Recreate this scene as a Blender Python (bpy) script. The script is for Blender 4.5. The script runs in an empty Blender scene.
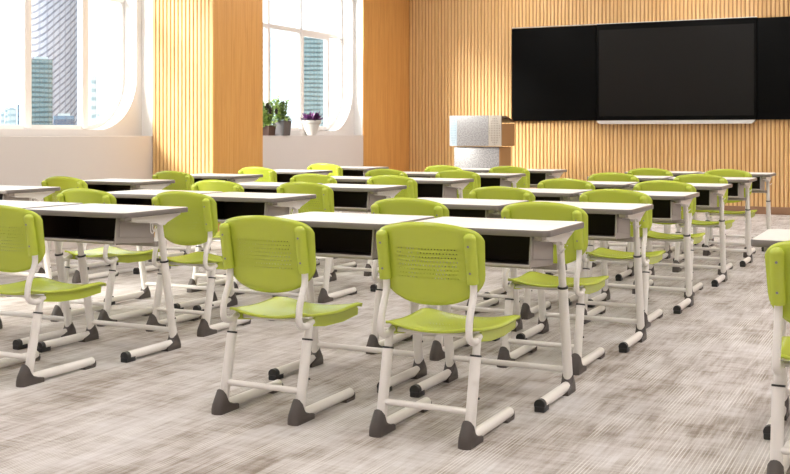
import bpy, bmesh, math, random
from mathutils import Vector, Matrix
PI = math.pi
random.seed(7)
scene = bpy.context.scene
C = scene.collection

# ------------------------------------------------------------ camera
CAM_H, CAM_YAW, FPX, HOR = 1.1417, 0.4596, 1077.66, 133.7
cd = bpy.data.cameras.new('camera'); cam = bpy.data.objects.new('camera', cd); C.objects.link(cam)
cam.location = (0, 0, CAM_H); cam.rotation_euler = (PI/2, 0, CAM_YAW)
cd.sensor_width = 36; cd.lens = FPX/790*36; cd.shift_y = -(237-HOR)/790
cd.clip_start = .05; cd.clip_end = 3000
scene.camera = cam

# ------------------------------------------------------------ world, sun, exposure
w = bpy.data.worlds.new('world'); scene.world = w; w.use_nodes = True
nt = w.node_tree; nt.nodes.clear()
o_ = nt.nodes.new('ShaderNodeOutputWorld'); bg = nt.nodes.new('ShaderNodeBackground')
bg.inputs['Color'].default_value = (0.76, 0.89, 1.0, 1); bg.inputs['Strength'].default_value = 1.7
nt.links.new(bg.outputs[0], o_.inputs[0])
sd = bpy.data.lights.new('sun', 'SUN'); sun = bpy.data.objects.new('sun', sd); C.objects.link(sun)
sd.energy = 10.5; sd.angle = math.radians(20); sd.color = (1.0, .94, .84)
SUN_DIR = Vector((1.0, 1.6, -1.0)).normalized()
sun.rotation_euler = SUN_DIR.to_track_quat('-Z', 'Y').to_euler(); sun.location = (-20, -20, 20)
PANEL_E = 12.0
vs = scene.view_settings
vs.view_transform = 'Standard'; vs.look = 'None'; vs.gamma = 1; vs.use_curve_mapping = False
vs.exposure = 0.42

# ------------------------------------------------------------ materials
def mat(name, col, rough=.5, metal=0, spec=.5, coat=0, emit=None, estr=0):
    m = bpy.data.materials.new(name); m.use_nodes = True
    b = m.node_tree.nodes['Principled BSDF']
    b.inputs['Base Color'].default_value = (*col, 1); b.inputs['Roughness'].default_value = rough
    b.inputs['Metallic'].default_value = metal; b.inputs['Specular IOR Level'].default_value = spec
    b.inputs['Coat Weight'].default_value = coat
    if emit: b.inputs['Emission Color'].default_value = (*emit, 1); b.inputs['Emission Strength'].default_value = estr
    return m
class N:
    """small helper around a material's node tree"""
    def __init__(s, m): s.m = m; s.t = m.node_tree; s.b = s.t.nodes['Principled BSDF']
    def n(s, k, **kw):
        x = s.t.nodes.new('ShaderNode'+k)
        for a, v in kw.items(): setattr(x, a, v)
        return x
    def l(s, a, b): s.t.links.new(a, b)
    def val(s, sock, v):
        if hasattr(v, 'is_output'): s.l(v, sock)
        else: sock.default_value = v
    def math(s, op, a, b=0.0, c=None):
        x = s.n('Math', operation=op); s.val(x.inputs[0], a); s.val(x.inputs[1], b)
        if c is not None: s.val(x.inputs[2], c)
        return x.outputs[0]
    def coord(s, which='Object'): return s.n('TexCoord').outputs[which]
    def sep(s, v):
        x = s.n('SeparateXYZ'); s.l(v, x.inputs[0]); return x.outputs
    def mapped(s, v, scale=(1,1,1), loc=(0,0,0)):
        x = s.n('Mapping'); s.l(v, x.inputs[0]); x.inputs['Scale'].default_value = scale; x.inputs['Location'].default_value = loc; return x.outputs[0]
    def noise(s, v, scale=5, detail=3, rough=.5, dist=0):
        x = s.n('TexNoise'); s.l(v, x.inputs['Vector']); x.inputs['Scale'].default_value = scale
        x.inputs['Detail'].default_value = detail; x.inputs['Roughness'].default_value = rough; x.inputs['Distortion'].default_value = dist
        return x.outputs['Fac']
    def ramp(s, f, stops):
        x = s.n('ValToRGB'); s.l(f, x.inputs[0]); e = x.color_ramp.elements
        while len(e) < len(stops): e.new(.5)
        for k, (p, c) in enumerate(stops): e[k].position = p; e[k].color = (*c, 1)
        return x.outputs[0]
    def mix(s, f, a, b, mode='MIX'):
        x = s.n('Mix', data_type='RGBA', blend_type=mode)
        s.val(x.inputs[0], f)
        for sock, v in ((x.inputs[6], a), (x.inputs[7], b)):
            if hasattr(v, 'is_output'): s.l(v, sock)
            else: sock.default_value = (*v, 1)
        return x.outputs[2]
    def bump(s, h, strength=.3, dist=.01):
        x = s.n('Bump'); s.l(h, x.inputs['Height']); x.inputs['Strength'].default_value = strength; x.inputs['Distance'].default_value = dist
        s.l(x.outputs[0], s.b.inputs['Normal'])

M = {}
GREEN = (.49, .57, .060)
def plastic(name, holes=None):
    m = mat(name, GREEN, .26, spec=.5)
    k = N(m); co = k.coord()
    nz = k.noise(co, 900, 1); k.bump(nz, .06, .001)
    if holes:
        ax, u0, u1, v0, v1, pu, pv, r = holes
        x, y, z = k.sep(co); u, v = x, (z if ax == 'z' else y)
        row = k.math('FLOOR', k.math('DIVIDE', v, pv))
        off = k.math('MULTIPLY', k.math('MODULO', k.math('ABSOLUTE', row), 2.0), .5)
        fu = k.math('SUBTRACT', k.math('FRACT', k.math('ADD', k.math('DIVIDE', u, pu), off)), .5)
        fv = k.math('SUBTRACT', k.math('FRACT', k.math('DIVIDE', v, pv)), .5)
        du = k.math('MULTIPLY', fu, pu); dv = k.math('MULTIPLY', fv, pv)
        d = k.math('SQRT', k.math('ADD', k.math('MULTIPLY', du, du), k.math('MULTIPLY', dv, dv)))
        msk = k.math('LESS_THAN', d, r)
        for s_, lo, hi in ((u, u0, u1), (v, v0, v1)):
            msk = k.math('MULTIPLY', msk, k.math('MULTIPLY', k.math('GREATER_THAN', s_, lo), k.math('LESS_THAN', s_, hi)))
        k.l(k.math('SUBTRACT', 1.0, msk), k.b.inputs['Alpha'])
    return m
M['green'] = plastic('lime_plastic')
M['green_back'] = plastic('lime_plastic_back', ('z', -.128, .128, .596, .722, .0128, .0156, .0034))
M['green_seat'] = plastic('lime_plastic_seat', ('y', -.13, .13, .19, .50, .014, .014, .0025))
M['white_metal'] = mat('white_powder_coat', (.84, .80, .765), .35)
M['grey_plastic'] = mat('dark_grey_plastic', (.085, .070, .064), .5)
M['black_plastic'] = mat('black_plastic', (.02, .02, .022), .45)
M['chrome'] = mat('screw_metal', (.22, .22, .21), .35, .6)
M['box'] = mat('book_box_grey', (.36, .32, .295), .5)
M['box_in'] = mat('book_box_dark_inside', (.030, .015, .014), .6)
m = mat('desk_laminate', (.74, .70, .66), .42); k = N(m)
g = k.noise(k.mapped(k.coord(), (2, 40, 40)), 3, 4, .6)
k.l(k.ramp(g, [(.35, (.75, .70, .64)), (.65, (.82, .78, .73))]), k.b.inputs['Base Color']); M['laminate'] = m
M['edge'] = mat('desk_edge_grey', (.19, .165, .155), .35)
m = mat('wall_paint_white', (.66, .625, .61), .8); M['paint'] = m
M['paint_beige'] = mat('wall_paint_warm', (.64, .59, .57), .8)
M['ceiling'] = mat('ceiling_paint', (.85, .84, .82), .9)
M['frame'] = mat('window_frame_paint', (.78, .73, .71), .45)
M['reveal'] = mat('window_reveal_paint', (.88, .87, .86), .6)

def wood(name, a, b, c, grain_axis='z', rough=.42, sc=1.0, seed=0):
    m = mat(name, b, rough); k = N(m); co = k.coord('Object')
    st = (14*sc, 14*sc, .9*sc)
    d = k.noise(k.mapped(co, (1, 1, .35), (seed, 0, 0)), 1.6, 2)
    g = k.noise(k.mapped(co, st, (seed, seed, 0)), 1.6, 6, .62, .6)
    x, y, z = k.sep(co)
    base = k.ramp(g, [(.3, a), (.5, b), (.72, c)])
    col = k.mix(k.math('MULTIPLY', d, .35), base, a)
    k.l(col, k.b.inputs['Base Color']); k.bump(g, .08, .003)
    return m
M['slat'] = wood('slatted_oak', (.66, .41, .16), (.76, .50, .225), (.83, .59, .30))
M['groove'] = wood('slat_groove_oak', (.40, .19, .06), (.46, .23, .08), (.52, .28, .11))
M['panel_wood_shaded'] = wood('smooth_oak_panel_shaded', (.50, .235, .06), (.60, .30, .085), (.66, .36, .12), sc=.8, seed=3)  # smooth oak faces away from the window light; their shade is in the colour
M['baseboard'] = mat('baseboard_brown', (.27, .145, .08), .5)

# carpet
m = mat('streaked_carpet', (.5, .46, .43), .95, spec=.15); k = N(m); co = k.coord('Object')
x, y, z = k.sep(co)
streak = k.noise(k.mapped(co, (22, 1.4, 1)), 2.2, 5, .65)
cross = k.noise(k.mapped(co, (1.2, 14, 1)), 1.6, 5, .7)
big = k.noise(k.mapped(co, (2.6, 1.6, 1)), 1.2, 3, .55)
cb = k.n('CombineXYZ'); k.l(k.math('MULTIPLY', k.math('FLOOR', k.math('DIVIDE', x, .075)), 3.7), cb.inputs[0]); k.l(y, cb.inputs[1])
tilev = k.noise(k.mapped(cb.outputs[0], (1, 5, 1)), 1.0, 4, .65)
fine = k.noise(k.mapped(co, (60, 60, 1)), 6, 2)
f = k.math('ADD', k.math('MULTIPLY', streak, .26), k.math('MULTIPLY', cross, .14))
f = k.math('ADD', f, k.math('MULTIPLY', big, .24)); f = k.math('ADD', f, k.math('MULTIPLY', fine, .14)); f = k.math('ADD', f, k.math('MULTIPLY', tilev, .22))
col = k.ramp(f, [(.41, (.26, .215, .18)), (.465, (.405, .355, .32)), (.515, (.53, .485, .465)), (.60, (.66, .63, .625))])
# light yarn lines running towards the front wall, appearing in patches
ln = k.math('FRACT', k.math('DIVIDE', x, .0135)); ln = k.math('LESS_THAN', ln, .30)
lm = k.noise(k.mapped(co, (5, .7, 1), (7, 3, 0)), 1.7, 4, .6); lm = k.ramp(lm, [(.46, (0, 0, 0)), (.60, (1, 1, 1))])
yk = k.math('MULTIPLY', k.math('MULTIPLY', ln, lm), .75)
col = k.mix(yk, col, (.78, .745, .71))
ln2 = k.math('LESS_THAN', k.math('FRACT', k.math('DIVIDE', y, .03)), .22)
lm2 = k.noise(k.mapped(co, (.8, 3, 1), (1, 9, 0)), 1.7, 4, .6); lm2 = k.ramp(lm2, [(.50, (0, 0, 0)), (.64, (1, 1, 1))])
col = k.mix(k.math('MULTIPLY', k.math('MULTIPLY', ln2, lm2), .3), col, (.72, .68, .66))
k.l(col, k.b.inputs['Base Color']); k.bump(k.math('ADD', fine, f), .35, .006); M['carpet'] = m

# thin clear glass
m = bpy.data.materials.new('window_glass'); m.use_nodes = True; t = m.node_tree; t.nodes.clear()
o = t.nodes.new('ShaderNodeOutputMaterial'); mx = t.nodes.new('ShaderNodeMixShader'); tr = t.nodes.new('ShaderNodeBsdfTransparent'); gl = t.nodes.new('ShaderNodeBsdfGlossy')
tr.inputs[0].default_value = (.96, .98, .98, 1); gl.inputs['Roughness'].default_value = .02; mx.inputs[0].default_value = .05
t.links.new(tr.outputs[0], mx.inputs[1]); t.links.new(gl.outputs[0], mx.inputs[2]); t.links.new(mx.outputs[0], o.inputs[0]); M['glass'] = m
M['screen'] = mat('screen_glass_off', (.006, .0055, .005), .32, spec=.18)
M['board_black'] = mat('board_black_glass', (.003, .003, .003), .5, spec=.05)
M['silver'] = mat('silver_trim', (.75, .74, .73), .3, .6)
M['led'] = mat('led_diffuser', (.9, .9, .9), .5, emit=(1.0, .965, .93), estr=PANEL_E)

# ------------------------------------------------------------ mesh helpers
def link(name, me, m, parent=None, smooth=True):
    o = bpy.data.objects.new(name, me); C.objects.link(o)
    for mm in (m if isinstance(m, (list, tuple)) else [m]): me.materials.append(mm)
    if parent is not None: o.parent = parent
    return o
def obj(name, bm, m, parent=None, smooth=40):
    bmesh.ops.recalc_face_normals(bm, faces=bm.faces)
    me = bpy.data.meshes.new(name); bm.to_mesh(me); bm.free()
    if smooth:
        me.polygons.foreach_set('use_smooth', [True]*len(me.polygons))
        try: me.set_sharp_from_angle(angle=math.radians(smooth))
        except Exception: pass
    return link(name, me, m, parent)
def box(bm, lo, hi, bev=0, seg=2, mi=0):
    g = bmesh.ops.create_cube(bm, size=1)
    v = g['verts']
    for a in v:
        a.co = Vector([lo[i]+(a.co[i]+.5)*(hi[i]-lo[i]) for i in range(3)])
    fs = set(f for a in v for f in a.link_faces)
    for f in fs: f.material_index = mi
    if bev:
        es = list(set(e for a in v for e in a.link_edges))
        bmesh.ops.bevel(bm, geom=es, offset=bev, segments=seg, affect='EDGES', profile=.5)
def bx(lo, hi, bev=0, seg=2):
    bm = bmesh.new(); box(bm, lo, hi, bev, seg); return bm
def smooth_path(pts, rad, n=6):
    """round every inner corner of a polyline"""
    P = [Vector(p) for p in pts]; out = [P[0]]
    for i in range(1, len(P)-1):
        a, b, c = P[i-1], P[i], P[i+1]
        r = min(rad, (a-b).length*.48, (c-b).length*.48)
        s = b+(a-b).normalized()*r; e = b+(c-b).normalized()*r
        for q in range(n+1):
            u = q/n; out.append((1-u)**2*s+2*u*(1-u)*b+u*u*e)
    out.append(P[-1]); return out
def tube(bm, pts, r, seg=14, cap=True, rx=None, roundcap=False):
    """sweep a circle (or ellipse: rx across X) along pts"""
    P = [Vector(p) for p in pts]; rings = []
    if roundcap:
        d0 = (P[0]-P[1]).normalized(); d1 = (P[-1]-P[-2]).normalized()
        rs = [.35, .75]; pre = []; post = []
        P2 = [P[0]+d0*r*.92, P[0]+d0*r*.65]+P+[P[-1]+d1*r*.65, P[-1]+d1*r*.92]
        R = [.38, .76]+[1]*len(P)+[.76, .38]; P = P2
    else: R = [1]*len(P)
    t0 = (P[1]-P[0]).normalized()
    nrm = Vector((1, 0, 0)) if abs(t0.x) < .9 else Vector((0, 0, 1))
    for i, p in enumerate(P):
        t = (P[min(i+1, len(P)-1)]-P[max(i-1, 0)]).normalized()
        nrm = (nrm-t*nrm.dot(t)).normalized(); bn = t.cross(nrm)
        rings.append([bm.verts.new(p+nrm*math.cos(2*PI*q/seg)*(rx or r)*R[i]+bn*math.sin(2*PI*q/seg)*r*R[i]) for q in range(seg)])
    for a, b in zip(rings, rings[1:]):
        for q in range(seg): bm.faces.new((a[q], a[(q+1) % seg], b[(q+1) % seg], b[q]))
    if cap: bm.faces.new(rings[0][::-1]); bm.faces.new(rings[-1])
    return bm
def prism(bm, pts, axis, a, b, bev=0, mi=0):
    """extrude a 2-D outline along axis from a to b; pts are the other two coords in x<y<z order"""
    def mk(p, t):
        c = list(p); c.insert(axis, t); return bm.verts.new(c)
    A = [mk(p, a) for p in pts]; B = [mk(p, b) for p in pts]; n = len(pts); fs = []
    fs.append(bm.faces.new(A)); fs.append(bm.faces.new(B[::-1]))
    for i in range(n): fs.append(bm.faces.new((A[i], B[i], B[(i+1) % n], A[(i+1) % n])))
    for f in fs: f.material_index = mi
    if bev:
        es = list(set(e for f in fs[:2] for e in f.edges)); bmesh.ops.bevel(bm, geom=es, offset=bev, segments=2, affect='EDGES', profile=.5)
    return bm
def lathe(bm, prof, seg=28, c=(0, 0)):
    rings = [[bm.verts.new((c[0]+r*math.cos(2*PI*q/seg), c[1]+r*math.sin(2*PI*q/seg), z)) for q in range(seg)] for r, z in prof]
    for a, b in zip(rings, rings[1:]):
        for q in range(seg): bm.faces.new((a[q], a[(q+1) % seg], b[(q+1) % seg], b[q]))
    bm.faces.new(rings[0][::-1]); bm.faces.new(rings[-1]); return bm
def rrect(x0, x1, y0, y1, r, n=6):
    out = []
    for cx, cy, a in ((x1-r, y1-r, 0), (x0+r, y1-r, 90), (x0+r, y0+r, 180), (x1-r, y0+r, 270)):
        for q in range(n+1):
            t = math.radians(a+90*q/n); out.append((cx+r*math.cos(t), cy+r*math.sin(t)))
    return out
def thing(name, label, cat, loc=(0, 0, 0), rotz=0, group=None):
    o = bpy.data.objects.new(name, None); C.objects.link(o); o.empty_display_size = .1
    o.location = loc; o.rotation_euler = (0, 0, rotz); tag(o, label, cat, group); return o
def tag(o, label, cat, group=None):
    o['label'] = label; o['category'] = cat
    if group: o['group'] = group
    return o
def struct(name, bm, m, parent=None, smooth=40):
    o = obj(name, bm, m, parent, smooth)
    if parent is None: o['kind'] = 'structure'
    return o
def dup(o, parent=None):
    c = o.copy(); C.objects.link(c)
    if parent is not None: c.parent = parent
    for ch in list(o.children): dup(ch, c)
    return c

# ------------------------------------------------------------ room
XW, XU, YF, ZC = -7.67, -7.82, 16.02, 3.9          # lower window wall, upper window wall, front wall, ceiling
XR, YB = 4.2, -2.6
SILL = 1.117
struct('floor', bx((XW-.3, YB-.2, -.1), (XR+.2, YF+.2, 0)), M['carpet'], smooth=0)
struct('ceiling', bx((XW-.5, YB-.2, ZC), (XR+.2, YF+.2, ZC+.1)), M['ceiling'], smooth=0)
struct('wall_right', bx((XR, YB, 0), (XR+.1, YF+.1, ZC)), M['paint'], smooth=0)
struct('wall_back', bx((XW-.3, YB-.1, 0), (XR+.1, YB, ZC)), M['paint'], smooth=0)

def slats(bm, axis, u0, u1, w0, z0, z1, pitch, depth, sign, mi=0):
    """rounded vertical battens on a plane; axis 0: run along x at y=w0; axis 1: run along y at x=w0"""
    n = int(round((u1-u0)/pitch)); p = (u1-u0)/n
    prof = [(.0, 0), (.02, .8), (.12, 1), (.58, 1), (.68, .8), (.70, 0)]
    for i in range(n):
        a = u0+(i+.15)*p
        pts = [(a+s*p, w0+sign*d*depth) for s, d in prof]
        if axis == 1: pts = [(b, a_) for a_, b in pts]
        vs = [[bm.verts.new((x, y, z)) for x, y in pts] for z in (z0, z1)]
        for q in range(len(pts)-1): bm.faces.new((vs[0][q], vs[0][q+1], vs[1][q+1], vs[1][q])).material_index = mi
        bm.faces.new(vs[0]).material_index = mi; bm.faces.new(vs[1][::-1]).material_index = mi
bm = bmesh.new(); box(bm, (XW-.3, YF, 0), (XR+.1, YF+.12, ZC), mi=1)
slats(bm, 0, XW+.005, XR, YF+.001, .107, ZC-.002, .058, .016, -1)
struct('wall_front', bm, [M['slat'], M['groove']], smooth=25)
struct('baseboard_front', bx((XW, YF-.03, 0), (XR, YF-.0005, .107), .004), M['baseboard'])

# window wall: lower wall, recessed upper wall with rounded openings, pillars
WIN = [(.75, 4.30), (5.55, 9.38), (10.50, 14.34)]
ZB, ZT, RW = 1.184, 3.63, .60
PIL = [(-.5, .70-.1), (4.38, 5.40), (9.458, 10.42)]
struct('wall_left', bx((XW-.3, YB, 0), (XW, YF, SILL), .004), M['paint_beige'], smooth=0)
def wall_with_holes():
    bm = bmesh.new(); R = 10
    outer = [(YB, SILL), (14.41, SILL), (14.41, ZC), (YB, ZC)]
    for xx, nrm in ((XU, 1), (XU-.17, -1)):
        edges = []
        loops = [outer]+[rrect(a, b, ZB, ZT, RW, R) for a, b in WIN]
        for lp in loops:
            vs = [bm.verts.new((xx, y, z)) for y, z in lp]
            for i in range(len(vs)): edges.append(bm.edges.new((vs[i], vs[(i+1) % len(vs)])))
        bmesh.ops.triangle_fill(bm, use_beauty=True, use_dissolve=False, edges=edges)
    for f in bm.faces: f.material_index = 0
    for a, b in WIN:                                   # the reveals
        lp = rrect(a, b, ZB, ZT, RW, R)
        A = [bm.verts.new((XU, y, z)) for y, z in lp]; B = [bm.verts.new((XU-.17, y, z)) for y, z in lp]
        for i in range(len(lp)): bm.faces.new((A[i], A[(i+1) % len(lp)], B[(i+1) % len(lp)], B[i])).material_index = 1
    bmesh.ops.remove_doubles(bm, verts=bm.verts, dist=1e-5)
    return bm
struct('wall_left_upper', wall_with_holes(), [M['paint'], M['reveal']], smooth=30)
# wood-clad end of the window wall next to the front wall; its narrow white edge faces the room's back
bm = bmesh.new(); box(bm, (XW-.32, 14.41, SILL), (XW-.012, YF, ZC), mi=1); box(bm, (XW-.012, 14.412, 0), (XW+.004, YF, ZC), mi=0)
struct('wall_left_front', bm, [M['panel_wood_shaded'], M['reveal']], smooth=0)
for i, (a, b) in enumerate(PIL):
    bm = bmesh.new(); xr = -6.852
    box(bm, (XW-.001, a+.012, 0), (xr-.010, b, ZC), mi=1)
    box(bm, (XU-.02, a+.010, SILL+.001), (XW-.001, b-.001, ZC), mi=3)
    box(bm, (xr-.010, a+.004, 0), (xr, b, ZC), mi=2)
    slats(bm, 0, XW, xr-.002, a+.0125, .002, ZC-.002, .051, .012, -1, 0)
    # fine flutes on the room side
    slats(bm, 1, a+.02, b-.01, xr-.0004, .002, ZC-.002, .045, .0022, 1, 2)
    struct('trim_%d' % (i+1), bm, [M['slat'], M['groove'], M['panel_wood_shaded'], M['reveal']], smooth=25)

def window(idx, y0, y1, muls, low_only, trans, sash=None):
    xg = XU-.17
    root = None
    bm = bmesh.new(); lp = rrect(y0+.0, y1-.0, ZB, ZT, RW, 10); ip = rrect(y0+.045, y1-.045, ZB+.045, ZT-.045, RW-.045, 10)
    for x0 in (xg-.05, xg-.0):
        pass
    A = [[bm.verts.new((x, y, z)) for y, z in p] for x, p in ((xg, lp), (xg, ip), (xg-.06, ip), (xg-.06, lp))]
    n = len(lp)
    for s in range(4):
        P_, Q = A[s], A[(s+1) % 4]
        for i in range(n): bm.faces.new((P_[i], P_[(i+1) % n], Q[(i+1) % n], Q[i]))
    root = struct('window_%d' % idx, bm, M['frame'], smooth=30)
    def part(name, bm, m):
        o = obj(name, bm, m, root, 30); return o
    for (y, wd) in muls: part('mullion', bx((xg-.055, y-wd/2, ZB+.01), (xg+.015, y+wd/2, ZT-.01), .004), M['frame'])
    for (y, wd) in low_only: part('mullion', bx((xg-.055, y-wd/2, ZB+.01), (xg+.01, y+wd/2, trans), .004), M['frame'])
    part('transom', bx((xg-.05, y0+.02, trans-.03), (xg+.012, y1-.02, trans+.03), .004), M['frame'])
    bm = bmesh.new(); prism(bm, rrect(y0+.03, y1-.03, ZB+.03, ZT-.03, RW-.03, 10), 0, xg-.036, xg-.030)
    part('pane', bm, M['glass'])
    if sash:
        a, b = sash; o_, i_2 = [(a, ZB+.02), (b, ZB+.02), (b, trans), (a, trans)], [(a+.05, ZB+.07), (b-.05, ZB+.07), (b-.05, trans-.07), (a+.05, trans-.07)]
        bm = bmesh.new(); A = [[bm.verts.new((x, y, z)) for y, z in p] for x, p in ((xg+.03, o_), (xg+.03, i_2), (xg-.02, i_2), (xg-.02, o_))]
        for s in range(4):
            for i in range(4): bm.faces.new((A[s][i], A[s][(i+1) % 4], A[(s+1) % 4][(i+1) % 4], A[(s+1) % 4][i]))
        part('opening_sash', bm, M['frame'])
    return root
window(1, *WIN[0], [(1.9, .06), (3.1, .06)], [], 2.60)
window(2, *WIN[1], [(7.94, .09), (8.75, .09), (6.75, .06)], [], 2.62)
window(3, *WIN[2], [(12.28, .05), (13.11, .05), (11.4, .05)], [(13.89, .05)], 2.60, (13.11, 13.89))

# ------------------------------------------------------------ outside: city
def facade(name, base, dark, pu, pv, slope, thick=.35, rough=.4):
    m = mat(name, base, rough); k = N(m); x, y, z = k.sep(k.coord('Object'))
    u = k.math('ADD', x, y)
    a = k.math('ADD', k.math('MULTIPLY', u, slope), z)
    wob = k.noise(k.mapped(k.coord('Object'), (.05, .05, .05)), 1, 2)
    a = k.math('ADD', a, k.math('MULTIPLY', wob, 3))
    l1 = k.math('LESS_THAN', k.math('FRACT', k.math('DIVIDE', a, pv)), thick)
    l2 = k.math('LESS_THAN', k.math('FRACT', k.math('DIVIDE', u, pu)), .25)
    n = k.noise(k.mapped(k.coord('Object'), (.4, .4, .4)), 1.5, 4)
    f = k.math('MULTIPLY', k.math('MAXIMUM', l1, k.math('MULTIPLY', l2, .4)), k.math('ADD', .35, n))
    k.l(k.mix(f, base, dark), k.b.inputs['Base Color']); return m
FM = [facade('tower_lattice_facade', (.27, .27, .31), (.07, .075, .11), 2.2, 2.5, -.9, .36),
      facade('teal_tower_facade', (.12, .17, .18), (.03, .055, .065), 1.5, 1.7, .0, .45),
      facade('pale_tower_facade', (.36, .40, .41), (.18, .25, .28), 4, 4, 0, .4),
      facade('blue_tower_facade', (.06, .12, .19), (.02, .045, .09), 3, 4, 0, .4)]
GZ = -70
def px2(x, d): return ((x-395)/FPX*d*math.cos(CAM_YAW)-d*math.sin(CAM_YAW), (x-395)/FPX*d*math.sin(CAM_YAW)+d*math.cos(CAM_YAW))
def tower(name, label, x0, x1, ytop, d, fm, round_=.3, dep=1.0, group='skyscrapers outside the windows', cap=None):
    cx, cy = px2((x0+x1)/2, d); wd = (x1-x0)/FPX*d; top = CAM_H+(HOR-ytop)/FPX*d
    t = thing(name, label, 'building', (cx, cy, GZ), CAM_YAW+math.atan(((x0+x1)/2-395)/FPX)*-1, group)
    H = top-GZ; hd = wd*dep/2
    bm = bmesh.new(); prism(bm, rrect(-wd/2, wd/2, -hd, hd, min(wd, 2*hd)*round_/2+.01, 6), 2, 0, H); obj('tower_body', bm, fm, t, 30)
    bm = bx((-wd*.3, -hd*.6, H), (wd*.3, hd*.6, H+wd*.12)); obj('roof_plant', bm, FM[2], t, 0)
    return t
tower('skyscraper', 'tall grey lattice skyscraper filling the narrow middle pane of the left window', 25, 87, -120, 420, FM[0], .8)
tower('skyscraper', 'flat-topped grey-green block in front of the tall lattice skyscraper', 30, 52, 60, 380, FM[1], .1)
tower('skyscraper', 'low dark blue block at the foot of the tall lattice skyscraper', 54, 74, 116, 360, FM[3], .1)
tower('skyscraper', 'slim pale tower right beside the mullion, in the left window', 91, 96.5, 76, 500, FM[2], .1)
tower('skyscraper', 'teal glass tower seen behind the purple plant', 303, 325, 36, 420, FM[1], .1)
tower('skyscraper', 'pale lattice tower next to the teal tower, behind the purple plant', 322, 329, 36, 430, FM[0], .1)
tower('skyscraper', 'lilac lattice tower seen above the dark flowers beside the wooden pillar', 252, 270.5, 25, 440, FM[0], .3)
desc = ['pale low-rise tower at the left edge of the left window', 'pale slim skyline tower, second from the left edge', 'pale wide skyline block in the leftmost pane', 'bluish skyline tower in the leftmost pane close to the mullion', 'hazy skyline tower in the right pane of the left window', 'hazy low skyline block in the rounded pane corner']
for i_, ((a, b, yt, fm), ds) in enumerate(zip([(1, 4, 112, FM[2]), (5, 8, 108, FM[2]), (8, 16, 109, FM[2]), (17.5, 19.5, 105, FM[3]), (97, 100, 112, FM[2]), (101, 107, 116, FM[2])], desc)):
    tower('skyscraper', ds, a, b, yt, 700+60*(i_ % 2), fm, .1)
m = mat('city_ground', (.55, .56, .55), .9); 
struct('ground_outside', bx((-1500, -600, GZ-1), (600, 1500, GZ)), m, smooth=0)

# ------------------------------------------------------------ ceiling lights (out of frame, light the room)
def led(x, y, label):
    t = thing('ceiling_light', label, 'ceiling light', (x, y, ZC-.05), 0, 'ceiling light panels')
    obj('housing', bx((-.17, -1.22, .012), (.17, 1.22, .049), .004), M['white_metal'], t)
    obj('diffuser', bx((-.15, -1.2, 0), (.15, 1.2, .0118)), M['led'], t, 0)
    return t
cols_ = [(-5.6, 'left-hand'), (-2.9, 'middle-left'), (-.2, 'middle-right'), (2.5, 'right-hand')]
rows_ = [(.2, 'above the camera end'), (3.9, 'above the rear desks'), (7.6, 'above the middle desks'), (11.3, 'above the front desks'), (14.3, 'beside the front wall')]
for x, cn in cols_:
    for y, rn in rows_:
        led(x, y, 'long white ceiling light panel in the %s line, %s' % (cn, rn))

# ------------------------------------------------------------ chair prototype (origin: floor, column centre, at the heel line)
def boot(bm, x, y0, w, h, l, dirn=1, toe=.012):
    """rubber heel: closed boot shape hugging an elbow, seen from the side a curved triangle"""
    prof = [(0, 0), (-.004, .018), (.004, .045), (.018, h*.72), (.034, h), (.05, h*.86), (.060, h*.62), (.075, h*.44), (.10, h*.34), (l, .024), (l, 0)]
    secs = []
    n = 5
    for s in range(n+1):
        t = -1+2*s/n; f = math.sqrt(max(0, 1-(abs(t)**2.6)*.72)); secs.append((x+t*w/2, f))
    rings = [[bm.verts.new((xx, y0+dirn*(max(yy, 0)*(1) + (1-f)*.022 if yy < .04 else yy), zz*(.55+.45*f) if zz > .02 else zz)) for yy, zz in prof] for xx, f in secs]
    for a, b in zip(rings, rings[1:]):
        for q in range(len(prof)): bm.faces.new((a[q], a[(q+1) % len(prof)], b[(q+1) % len(prof)], b[q]))
    bm.faces.new(rings[0]); bm.faces.new(rings[-1][::-1]); return bm

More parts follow.
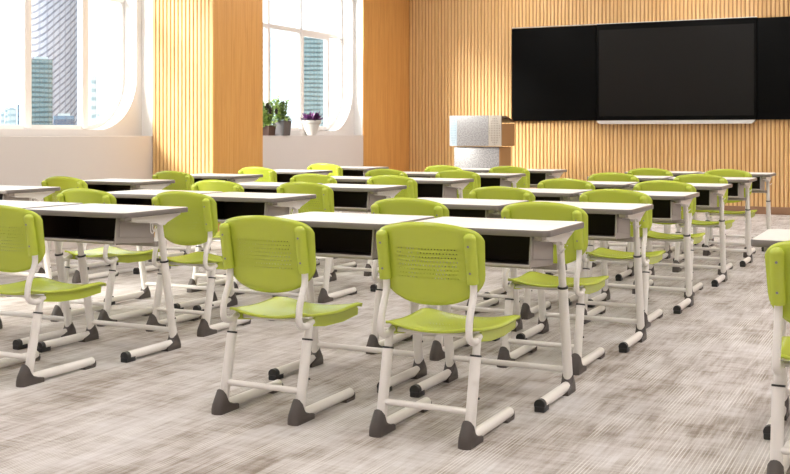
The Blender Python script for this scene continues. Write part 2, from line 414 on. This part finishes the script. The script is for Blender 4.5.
def make_chair():
    t = thing('classroom_chair', '', 'chair')
    # seat
    bm = bmesh.new(); nu, nv = 20, 20; Y0, Y1 = .10, .575; G = []
    def seat_pt(u, v):
        e = abs(u)
        hw = .200+.014*math.sin(v*PI*.62)
        y = Y0+(Y1-Y0)*v
        # round the corners in plan
        if v < .12: hw *= 1-.10*((.12-v)/.12)**2
        if v > .85: hw *= 1-.12*((v-.85)/.15)**2
        y += (.018*(1-u*u) if v > .9 else 0)*((v-.9)/.1 if v > .9 else 0) - (.012*(1-u*u))*(max(0, .1-v)/.1)
        z = .392+.026*u*u+.006*math.cos(v*PI*2)-.004
        z += .010*max(0, (.15-v)/.15)**2
        z -= .022*max(0, (v-.82)/.18)**2
        z -= .006*max(0, (e-.92)/.08)
        return (u*hw, y, z)
    for j in range(nv+1): G.append([bm.verts.new(seat_pt(-1+2*i/nu, j/nv)) for i in range(nu+1)])
    for j in range(nv):
        for i in range(nu): bm.faces.new((G[j][i], G[j][i+1], G[j+1][i+1], G[j+1][i]))
    seat = obj('seat', bm, M['green_seat'], t, 60)
    md = seat.modifiers.new('thickness', 'SOLIDIFY'); md.thickness = .010; md.offset = -1
    bm = bmesh.new()
    for s in (-1, 1):
        prism(bm, [(.15, .365), (.16, .398), (.50, .398), (.535, .385), (.53, .356), (.40, .345), (.25, .350)], 0, s*.184-.005, s*.184+.005)
    prism(bm, [(-.17, .37), (.17, .37), (.17, .388), (-.17, .388)], 1, .51, .518)
    obj('seat_skirt', bm, M['green'], t)
    # backrest
    bm = bmesh.new(); nu, nv = 28, 22; G = []
    def back_pt(u, v):
        e = abs(u); hw = .221
        zt = .812-.036*u*u-.030*e**14
        zb = .497+.125*(1-math.sqrt(max(0, 1-e**2.3)))
        z = zb+(zt-zb)*v
        y = .085-(z-.60)*.19+.042*u*u
        rim = max(0, (e-.93)/.07, (v-.965)/.035, (.035-v)/.035)
        y += .008*min(1, rim)
        x = u*hw*(1-.035*(1-v))
        return (x, y, z)
    for j in range(nv+1): G.append([bm.verts.new(back_pt(math.sin((-1+2*i/nu)*PI/2*.92)/math.sin(PI/2*.92), j/nv)) for i in range(nu+1)])
    for j in range(nv):
        for i in range(nu): bm.faces.new((G[j][i], G[j][i+1], G[j+1][i+1], G[j+1][i]))
    bmesh.ops.remove_doubles(bm, verts=bm.verts, dist=1e-5)
    back = obj('backrest', bm, M['green_back'], t, 60)
    md = back.modifiers.new('thickness', 'SOLIDIFY'); md.thickness = .008; md.offset = 0
    for s in (-1, 1):
        x = s*.182
        # leg: foot rail bent up into the rear leg
        leg_pts = smooth_path([(x, .475, .028), (x, .055, .028), (x, .118, .318)], .035)
        leg = obj('leg', tube(bmesh.new(), leg_pts, .0205), M['white_metal'], t)
        obj('inner_tube', tube(bmesh.new(), [(x, .117, .30), (x, .134, .385)], .0155), M['white_metal'], leg)
        obj('collar', tube(bmesh.new(), [(x, .1175, .314), (x, .119, .321)], .0222), M['black_plastic'], leg)
        obj('heel_pad', boot(bmesh.new(), x, -.002, .050, .098, .135), M['grey_plastic'], leg)
        bm = bmesh.new(); prism(bm, [(.405, .0), (.478, .0), (.484, .012), (.482, .030), (.462, .012), (.41, .009)], 0, x-.020, x+.020); obj('toe_pad', bm, M['grey_plastic'], leg)
        bm = bmesh.new(); tube(bm, [(x+s*.0165, .10, .165), (x+s*.0225, .10, .165)], .004, 8); obj('screw', bm, M['black_plastic'], leg)
        # upright: hook at seat level, sweeping up to the back shell
        up = smooth_path([(x, .155, .385), (x, .105, .366), (x, .052, .385), (x*.99, .058, .455), (x*.99, .104, .545), (x*.99, .100, .60), (x*.99, .066, .735)], .05, 8)
        obj('upright', tube(bmesh.new(), up, .0135), M['white_metal'], t)
        cv = [(x, .094+.004, .606), (x, .066+.004, .752)]
        bm = bmesh.new(); tube(bm, [(x*.99, .094, .600), (x*.99, .090, .625), (x*.99, .066, .752)], .021, 18, rx=.0240, roundcap=False)
        tube(bm, [(x*.99, .066, .752), (x*.99, .0635, .764), (x*.99, .0625, .770)], .021, 18, rx=.0240)
        # domed top
        g = bmesh.ops.create_uvsphere(bm, u_segments=18, v_segments=10, radius=1)
        for v_ in g['verts']: v_.co = Vector((x*.99+v_.co.x*.0240, .0627+v_.co.y*.021, .768+v_.co.z*.020))
        bmesh.ops.translate(bm, verts=bm.verts, vec=(0, 0, -.012))
        c = obj('back_cover', bm, M['green'], t, 60)
        for z_ in (.628, .728):
            yy = .094-.028*(z_-.606)/.146-.021
            obj('screw', tube(bmesh.new(), [(x*.99, yy-.0035, z_), (x*.99, yy+.004, z_)], .0046, 10), M['chrome'] , c)
    obj('crossbar', tube(bmesh.new(), [(-.17, .072, .120), (.17, .072, .120)], .0125), M['white_metal'], t)
    obj('seat_rail', tube(bmesh.new(), [(-.178, .20, .374), (.178, .20, .374)], .0095), M['white_metal'], t)
    return t

# ------------------------------------------------------------ desk prototype (same origin)
def make_desk():
    t = thing('classroom_desk', '', 'desk')
    YN, YFR, HW = .550, 1.078, .345
    bm = bmesh.new(); prism(bm, rrect(-HW+.004, HW-.004, YN+.004, YFR-.004, .030), 2, .727, .7505, .0015); top = obj('tabletop', bm, M['laminate'], t, 40)
    # grey edge band as a ring
    bm = bmesh.new(); P_ = rrect(-HW, HW, YN, YFR, .034, 6); Q = rrect(-HW+.005, HW-.005, YN+.005, YFR-.005, .029, 6)
    def push(lp, z): return [bm.verts.new((x, y, z)) for x, y in lp]
    Pi = rrect(-HW+.002, HW-.002, YN+.002, YFR-.002, .032, 6)
    rr = [push(Q, .7508), push(Pi, .7502), push(P_, .746), push(P_, .728), push(Pi, .7245), push(Q, .7245)]
    for a in range(len(rr)):
        A, B = rr[a], rr[(a+1) % len(rr)]
        for i in range(len(A)): bm.faces.new((A[i], A[(i+1) % len(A)], B[(i+1) % len(A)], B[i]))
    obj('edge_band', bm, M['edge'], top, 30)
    # book box, open towards the chair
    bm = bmesh.new(); W = .256; y0, y1 = .585, .885; z0, zr, z1 = .605, .582, .7245; th = .006
    for s in (-1, 1):
        pr = [(y0+.014, z1), (y0, z0+.012), (y0-.002, z0), (y1, zr), (y1, z1)]
        prism(bm, pr, 0, s*W-(th if s > 0 else 0), s*W+(0 if s > 0 else th))
        prism(bm, [(y0+.03, z1-.015), (y0+.026, z0+.020), (y1-.03, zr+.02), (y1-.03, z1-.015)], 0, s*W-(0 if s > 0 else .004), s*W+(.004 if s > 0 else 0), .001)
    prism(bm, [(y0-.002, z0-.010), (y1, zr-.008), (y1, zr), (y0-.002, z0)], 0, -W, W)
    box(bm, (-W, y1-th, zr), (W, y1, z1))
    bb = obj('book_box', bm, M['box'], t, 30)
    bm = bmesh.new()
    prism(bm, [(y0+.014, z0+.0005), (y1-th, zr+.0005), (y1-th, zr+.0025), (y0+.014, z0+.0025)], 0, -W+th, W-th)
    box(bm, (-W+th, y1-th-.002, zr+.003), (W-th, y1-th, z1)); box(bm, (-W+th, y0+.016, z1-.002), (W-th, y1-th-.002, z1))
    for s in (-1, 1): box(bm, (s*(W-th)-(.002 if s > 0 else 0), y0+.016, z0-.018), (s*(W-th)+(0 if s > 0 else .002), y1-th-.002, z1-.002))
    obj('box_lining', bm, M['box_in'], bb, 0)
    obj('support_rail', bx((-.276, .875, .553), (.276, .900, .580), .004), M['box'], t)
    obj('front_lip', tube(bmesh.new(), [(-W-.004, y0-.004, z0-.006), (W+.004, y0-.004, z0-.006)], .0085, 12), M['box'], bb)
    for s in (-1, 1):
        x = s*.283
        lp = smooth_path([(x, .640, .030), (x, 1.020, .030), (x, .935, .474)], .035)
        leg = obj('leg', tube(bmesh.new(), lp, .0215), M['white_metal'], t)
        obj('inner_tube', tube(bmesh.new(), [(x, .940, .45), (x, .890, .705)], .0165), M['white_metal'], leg)
        obj('collar', tube(bmesh.new(), [(x, .9365, .468), (x, .935, .477)], .0232), M['black_plastic'], leg)
        obj('heel_pad', boot(bmesh.new(), x, 1.055, .050, .10, .12, -1), M['grey_plastic'], leg)
        bm = bmesh.new()   # black toe cap wrapping the tube end and its underside
        tube(bm, [(x, .620, .0295), (x, .626, .0295), (x, .646, .0295)], .0235, 16)
        box(bm, (x-.0215, .617, 0), (x+.0215, .685, .024), .004)
        obj('toe_cap', bm, M['black_plastic'], leg)
        bm = bmesh.new(); tube(bm, [(x+s*.018, 1.0, .165), (x+s*.0235, 1.0, .165)], .0045, 8); obj('screw', bm, M['black_plastic'], leg)
        # wedge bracket under the top
        bm = bmesh.new(); prism(bm, [(.655, .7245), (.655, .700), (.70, .692), (.850, .682), (.874, .664), (.915, .664), (.935, .680), (1.045, .712), (1.045, .7245)], 0, x-.021, x+.021, .002)
        br = obj('top_bracket', bm, M['white_metal'], t, 30)
        obj('slide_block', bx((x-.018, .605, .703), (x+.018, .657, .7245), .002), M['box'], br)
        # double bag hook
        xo = x+s*.020; bm = bmesh.new()
        tube(bm, smooth_path([(xo, .800, .690), (xo, .800, .640), (xo, .812, .626), (xo, .830, .640), (xo, .842, .665)], .012), .0028, 8)
        tube(bm, smooth_path([(xo, .815, .690), (xo, .815, .652), (xo+s*.014, .815, .636), (xo+s*.028, .815, .655)], .010), .0028, 8)
        obj('bag_hook', bm, M['white_metal'], br)
    obj('crossbar', tube(bmesh.new(), [(-.27, 1.008, .100), (.27, 1.008, .100)], .0135), M['white_metal'], t)
    return t

P, Y0R = 1.3443, 3.597
COL = {'J': -6.0527, 'K': -4.6071, 'L': -3.8777, 'A': -2.4365, 'B': -1.7107, 'C': -.2695}
CN = {'J': 'single column along the windows', 'K': 'left column of the left block', 'L': 'right column of the left block',
      'A': 'left column of the centre block', 'B': 'right column of the centre block', 'C': 'column at the right edge'}
RN = ['nearest row', 'second row from camera', 'third row from camera', 'fourth row from camera', 'fifth row from camera', 'farthest row']
special_c = {('K', 5): 'lime green chair, left column of the left block, farthest row',
('L', 0): 'lime green chair in the nearest row, its back cut by the left picture edge',
             ('A', 0): 'farther left of the two whole lime green chairs in the nearest row',
             ('B', 0): 'whole lime green chair nearest the camera, standing in the centre',
             ('C', 0): 'lime green chair cut off by the right picture edge',
             ('B', 5): 'small lime green chair pushed to the rightmost desk beside the slatted wall',
             ('K', 1): 'lime green chair with a sunlit seat, seen beneath the white-topped desk at left'}
special_d = {('C', 0): 'desk corner cut off by the right picture edge beside the open aisle',
             ('B', 0): 'nearest desk in the centre, with its full right leg and hook in view',
             ('A', 0): 'desk behind the left complete chair, joined to the nearest centre desk',
             ('L', 0): 'bright-topped desk at left with open dark book box and double hook, nearest row',
             ('K', 0): 'desk cut by the left picture edge behind the cropped chair, nearest row',
             ('B', 5): 'rightmost desk of the farthest row, standing alone against the slatted wall and brown baseboard'}
chair0, desk0 = make_chair(), make_desk(); used = {'c': False, 'd': False}
rj = random.Random(3)
for c, x in COL.items():
    for r in range(6):
        if c == 'C' and r > 0: continue
        if c == 'J' and r == 0: continue
        if used['d']: d = dup(desk0)
        else: d = desk0; used['d'] = True
        d.location = (x+(.022 if c == 'C' else 0), Y0R+r*P, 0)
        tag(d, special_d.get((c, r), 'grey-edged desk, %s, %s' % (CN[c], RN[r])), 'desk', 'height-adjustable classroom desks')
        if (c, r) in (('K', 0), ('J', 1)): continue       # these chairs stand wholly outside the frame
        if used['c']: h = dup(chair0)
        else: h = chair0; used['c'] = True
        h.location = (x+(.024 if c != 'C' else .012), Y0R+r*P, 0)
        tag(h, special_c.get((c, r), 'lime green chair, %s, %s' % (CN[c], RN[r])), 'chair', 'lime green classroom chairs')

# ------------------------------------------------------------ blackboard with screen
t = thing('blackboard', 'wide black glass board with a dark central screen on the slatted wall', 'blackboard', (-3.33, YF-.016, 1.341))
yb = -.075
obj('side_panel', bx((-2.515, yb, 0), (-1.16, -.001, 1.439), .004), M['board_black'], t)
obj('side_panel', bx((1.16, yb, 0), (2.515, -.001, 1.439), .004), M['board_black'], t)
obj('screen_frame', bx((-1.155, yb-.012, 0), (1.155, -.001, 1.449), .004), M['board_black'], t)
obj('screen', bx((-1.118, yb-.0145, .062), (1.118, yb-.012, 1.36)), M['screen'], t, 0)
obj('top_trim', bx((-2.515, yb-.004, 1.4495), (1.155, -.01, 1.458)), M['silver'], t, 0)
bm = bmesh.new(); prism(bm, [(-1.10, -.055), (1.10, -.055), (1.135, -.018), (1.135, -.004), (-1.135, -.004), (-1.135, -.018)], 1, yb-.075, -.02); obj('pen_tray', bm, M['silver'], t, 0)

# ------------------------------------------------------------ lectern
m = mat('lectern_silver_paint', (.62, .60, .62), .35, .15); k = N(m); nz = k.noise(k.coord(), 55, 3, .6)
k.l(k.ramp(nz, [(.42, (.24, .23, .24)), (.58, (.38, .37, .38))]), k.b.inputs['Base Color']); M['lectern'] = m
def perf(name, base, hole, pitch, cx, rx):
    m = mat(name, base, .45, .1); k = N(m); x, y, z = k.sep(k.coord())
    fu = k.math('SUBTRACT', k.math('FRACT', k.math('DIVIDE', x, pitch)), .5); fv = k.math('SUBTRACT', k.math('FRACT', k.math('DIVIDE', z, pitch)), .5)
    d = k.math('ADD', k.math('MULTIPLY', fu, fu), k.math('MULTIPLY', fv, fv)); dots = k.math('LESS_THAN', d, .07)
    # holes fill a vertical lozenge
    zz = k.math('MULTIPLY', k.math('SUBTRACT', z, 1.18), 1/.19); xx = k.math('MULTIPLY', k.math('SUBTRACT', x, cx), 1/rx)
    lz = k.math('LESS_THAN', k.math('ADD', k.math('MULTIPLY', zz, zz), k.math('MULTIPLY', xx, xx)), 1.0)
    k.l(k.mix(k.math('MULTIPLY', dots, lz), base, hole), k.b.inputs['Base Color']); return m
M['perf_r'] = perf('lectern_perforated_beige', (.46, .41, .36), (.15, .12, .09), .024, .711, .08)
M['perf_l'] = perf('lectern_perforated_window_tint', (.40, .48, .54), (.14, .20, .27), .024, .066, .055)  # bluish window reflection is put into the left panel's base colour
M['lect_wood'] = mat('lectern_brown_side', (.36, .19, .08), .5)
M['lect_dark'] = mat('lectern_dark_well', (.06, .025, .012), .5)
LX, LY = -6.175, 14.2
t = thing('lectern', 'silver-grey multimedia lectern with perforated speaker panels by the wooden wall', 'lectern', (LX, LY, 0))
W = .805
obj('pedestal', bx((.065, .055, .0), (.755, .50, .955), .008), M['lectern'], t)
obj('pedestal_side', bx((.7555, .06, .0), (.768, .50, .955)), M['lect_wood'], t, 0)
bm = bmesh.new(); prism(bm, [(.135, 0), (.615, 0), (.615, .20), (.135, .20)], 2, .965, 1.40, .003); obj('front_panel', bm, M['lectern'], t)
bm = bmesh.new(); prism(bm, [(0, .05), (.133, 0), (.133, .05), (0, .07)], 2, .965, 1.40, .002); obj('speaker_panel', bm, M['perf_l'], t)
bm = bmesh.new(); prism(bm, [(.617, 0), (W, .0), (W, .03), (.617, .03)], 2, .965, 1.40, .002); obj('speaker_panel', bm, M['perf_r'], t)
bm = bmesh.new(); box(bm, (0, .072, .965), (.02, .55, 1.33)); box(bm, (W-.02, .032, .965), (W, .55, 1.285)); box(bm, (.02, .20, .965), (W-.02, .55, .985)); box(bm, (.02, .53, .985), (W-.02, .55, 1.24))
obj('desk_body', bm, M['lect_wood'], t, 0)
bm = bmesh.new(); prism(bm, [(.201, 1.395), (.201, 1.365), (.56, 1.300), (.56, 1.325)], 0, -.0, W); obj('sloping_top', bm, M['lect_dark'], t, 0)
bm = bmesh.new(); box(bm, (.02, .21, 1.18), (W-.02, .52, 1.19)); obj('inner_shelf', bm, M['lect_wood'], t, 0)
for i, dx in enumerate((.04, .09)):
    pass

# ------------------------------------------------------------ plants on the sill
def leaf(bm, base, d, up, L, Wd, bend=.3, mi=0):
    d = Vector(d).normalized(); side = d.cross(Vector(up)); side = side.normalized() if side.length > 1e-4 else Vector((1, 0, 0)); nn = side.cross(d)
    rows = []
    for q in range(5):
        u = q/4; wv = Wd*math.sin(PI*(.08+.92*u)**.8)*.5*(1 if q < 4 else 0)
        c = Vector(base)+d*L*u-nn*bend*L*u*u*-1*-1
        rows.append((bm.verts.new(c-side*wv), bm.verts.new(c+nn*wv*-.25), bm.verts.new(c+side*wv)) if q < 4 else (bm.verts.new(c),))
    for a, b in zip(rows, rows[1:]):
        if len(b) == 3:
            bm.faces.new((a[0], a[1], b[1], b[0])); bm.faces.new((a[1], a[2], b[2], b[1]))
        else: bm.faces.new((a[0], a[1], b[0])); bm.faces.new((a[1], a[2], b[0]))
def leafmat(name, a, b):
    m = mat(name, a, .45); k = N(m); nz = k.noise(k.coord(), 22, 2); k.l(k.ramp(nz, [(.38, a), (.62, b)]), k.b.inputs['Base Color']); return m
M['leaf'] = leafmat('leaf_green', (.10, .20, .035), (.48, .60, .20))
M['purple'] = leafmat('purple_leaf', (.03, .004, .035), (.13, .018, .14))
M['petal'] = leafmat('dark_petal', (.006, .002, .007), (.02, .004, .014))
M['soil'] = mat('soil', (.04, .025, .018), .95)
M['pot_white'] = mat('white_ceramic', (.62, .59, .56), .35)
M['pot_grey'] = mat('grey_pot', (.10, .09, .095), .5)
M['pot_brown'] = mat('dark_brown_pot', (.05, .02, .015), .5)
def pos_on(x, X):
    kk = -(x-395)/FPX; s, c = math.sin(CAM_YAW), math.cos(CAM_YAW)
    return (-X*c+X*s*kk)/(s+c*kk)
XP = -7.731
# white pot with purple rosette
t = thing('potted_plant', 'purple-leaved plant in a white pot on the window sill', 'potted plant', (XP, pos_on(311.5, XP), SILL+.0005), 0, 'plants on the window sill')
k_ = .78
obj('pot', lathe(bmesh.new(), [(.062, 0), (.068, .004), (.118, .165), (.130, .170), (.134, .176), (.134, .212), (.126, .214), (.120, .195)]), M['pot_white'], t, 35)
obj('soil', lathe(bmesh.new(), [(.117, .180), (.118, .196)]), M['soil'], t)
bm = bmesh.new(); rr = random.Random(5)
for i in range(70):
    a = rr.uniform(0, 2*PI); el = rr.uniform(.15, 1.3); d = Vector((math.cos(a)*math.cos(el), math.sin(a)*math.cos(el), math.sin(el)))
    leaf(bm, Vector((0, 0, .20))+Vector((math.cos(a), math.sin(a), 0))*.06, d, (0, 0, 1), rr.uniform(.10, .17), rr.uniform(.045, .065), .05)
obj('foliage', bm, M['purple'], t, 0)
def square_pot(name_label, x, w, h, pm, seed, spread, nst, hmax, nf, X=XP):
    spread *= 1.1; nst = int(nst*1.3)
    t = thing('potted_plant', name_label, 'potted plant', (X, pos_on(x, X), SILL+.0005), 0, 'plants on the window sill')
    bm = bmesh.new(); lp = [(-w*.42, -w*.42), (w*.42, -w*.42), (w*.42, w*.42), (-w*.42, w*.42)]
    A = [bm.verts.new((a, b, 0)) for a, b in lp]; B = [bm.verts.new((a*1.19, b*1.19, h)) for a, b in lp]; D = [bm.verts.new((a*1.08, b*1.08, h)) for a, b in lp]; E_ = [bm.verts.new((a*1.06, b*1.06, h-.02)) for a, b in lp]
    bm.faces.new(A[::-1]); bm.faces.new(E_)
    for P1, P2 in ((A, B), (B, D), (D, E_)):
        for i in range(4): bm.faces.new((P1[i], P1[(i+1) % 4], P2[(i+1) % 4], P2[i]))
    obj('pot', bm, pm, t, 0)
    obj('soil', bx((-w*.42, -w*.42, h-.0195), (w*.42, w*.42, h-.010)), M['soil'], t, 0)
    rr = random.Random(seed); bm = bmesh.new(); tips = []
    for i in range(nst):
        a = rr.uniform(0, 2*PI); q = rr.uniform(0, 1)**.6
        b0 = Vector((math.cos(a)*q*w*.3, math.sin(a)*q*w*.3, h-.015)); H = hmax*rr.uniform(.35, 1)
        tip = b0+Vector((max(-.04, math.cos(a)*spread*q*.5), math.sin(a)*spread*q, H)); mid = (b0+tip)/2+Vector((rr.uniform(-.01, .01), rr.uniform(-.02, .02), .03))
        tube(bm, [b0, mid, tip], .0022, 5)
        for j in range(15):
            u = .15+.85*j/14; p = b0.lerp(mid, u*2) if u < .5 else mid.lerp(tip, u*2-1)
            a2 = rr.uniform(0, 2*PI); leaf(bm, p, (math.cos(a2)*.8, math.sin(a2), rr.uniform(.1, 1.0)), (0, 0, 1), rr.uniform(.045, .085), rr.uniform(.020, .040), .2)
        tips.append(tip)
    for i in range(60):                                  # lower leaves over the rim
        a = rr.uniform(0, 2*PI); p = Vector((math.cos(a)*w*.4, math.sin(a)*w*.45, h+rr.uniform(-.01, .06)))
        leaf(bm, p, (max(-.2, math.cos(a)), math.sin(a), rr.uniform(-.5, .8)), (0, 0, 1), rr.uniform(.05, .085), rr.uniform(.035, .055), .2)
    obj('foliage', bm, M['leaf'], t, 0)
    tips.sort(key=lambda v: -v.z)
    for i in range(nf):
        p = tips[i*2 % len(tips)]+Vector((.045, rr.uniform(-.03, .03), rr.uniform(-.10, -.01)))
        bm = bmesh.new()
        for j in range(6):
            a = j*PI/3+.2; dd = Vector((.35, math.cos(a), math.sin(a)))
            leaf(bm, p, dd, (1, 0, 0), .046, .050, .1)
        g = bmesh.ops.create_icosphere(bm, subdivisions=1, radius=.010, matrix=Matrix.Translation(p))
        obj('flower', bm, M['petal'], t, 0)
    return t
square_pot('leafy plant with dark flowers in a square grey pot on the sill', 282, .185, .20, M['pot_grey'], 11, .12, 22, .34, 3)
square_pot('plant with near-black flowers in a dark brown pot, half hidden by the wooden pillar', 267, .17, .13, M['pot_brown'], 21, .06, 18, .34, 5)
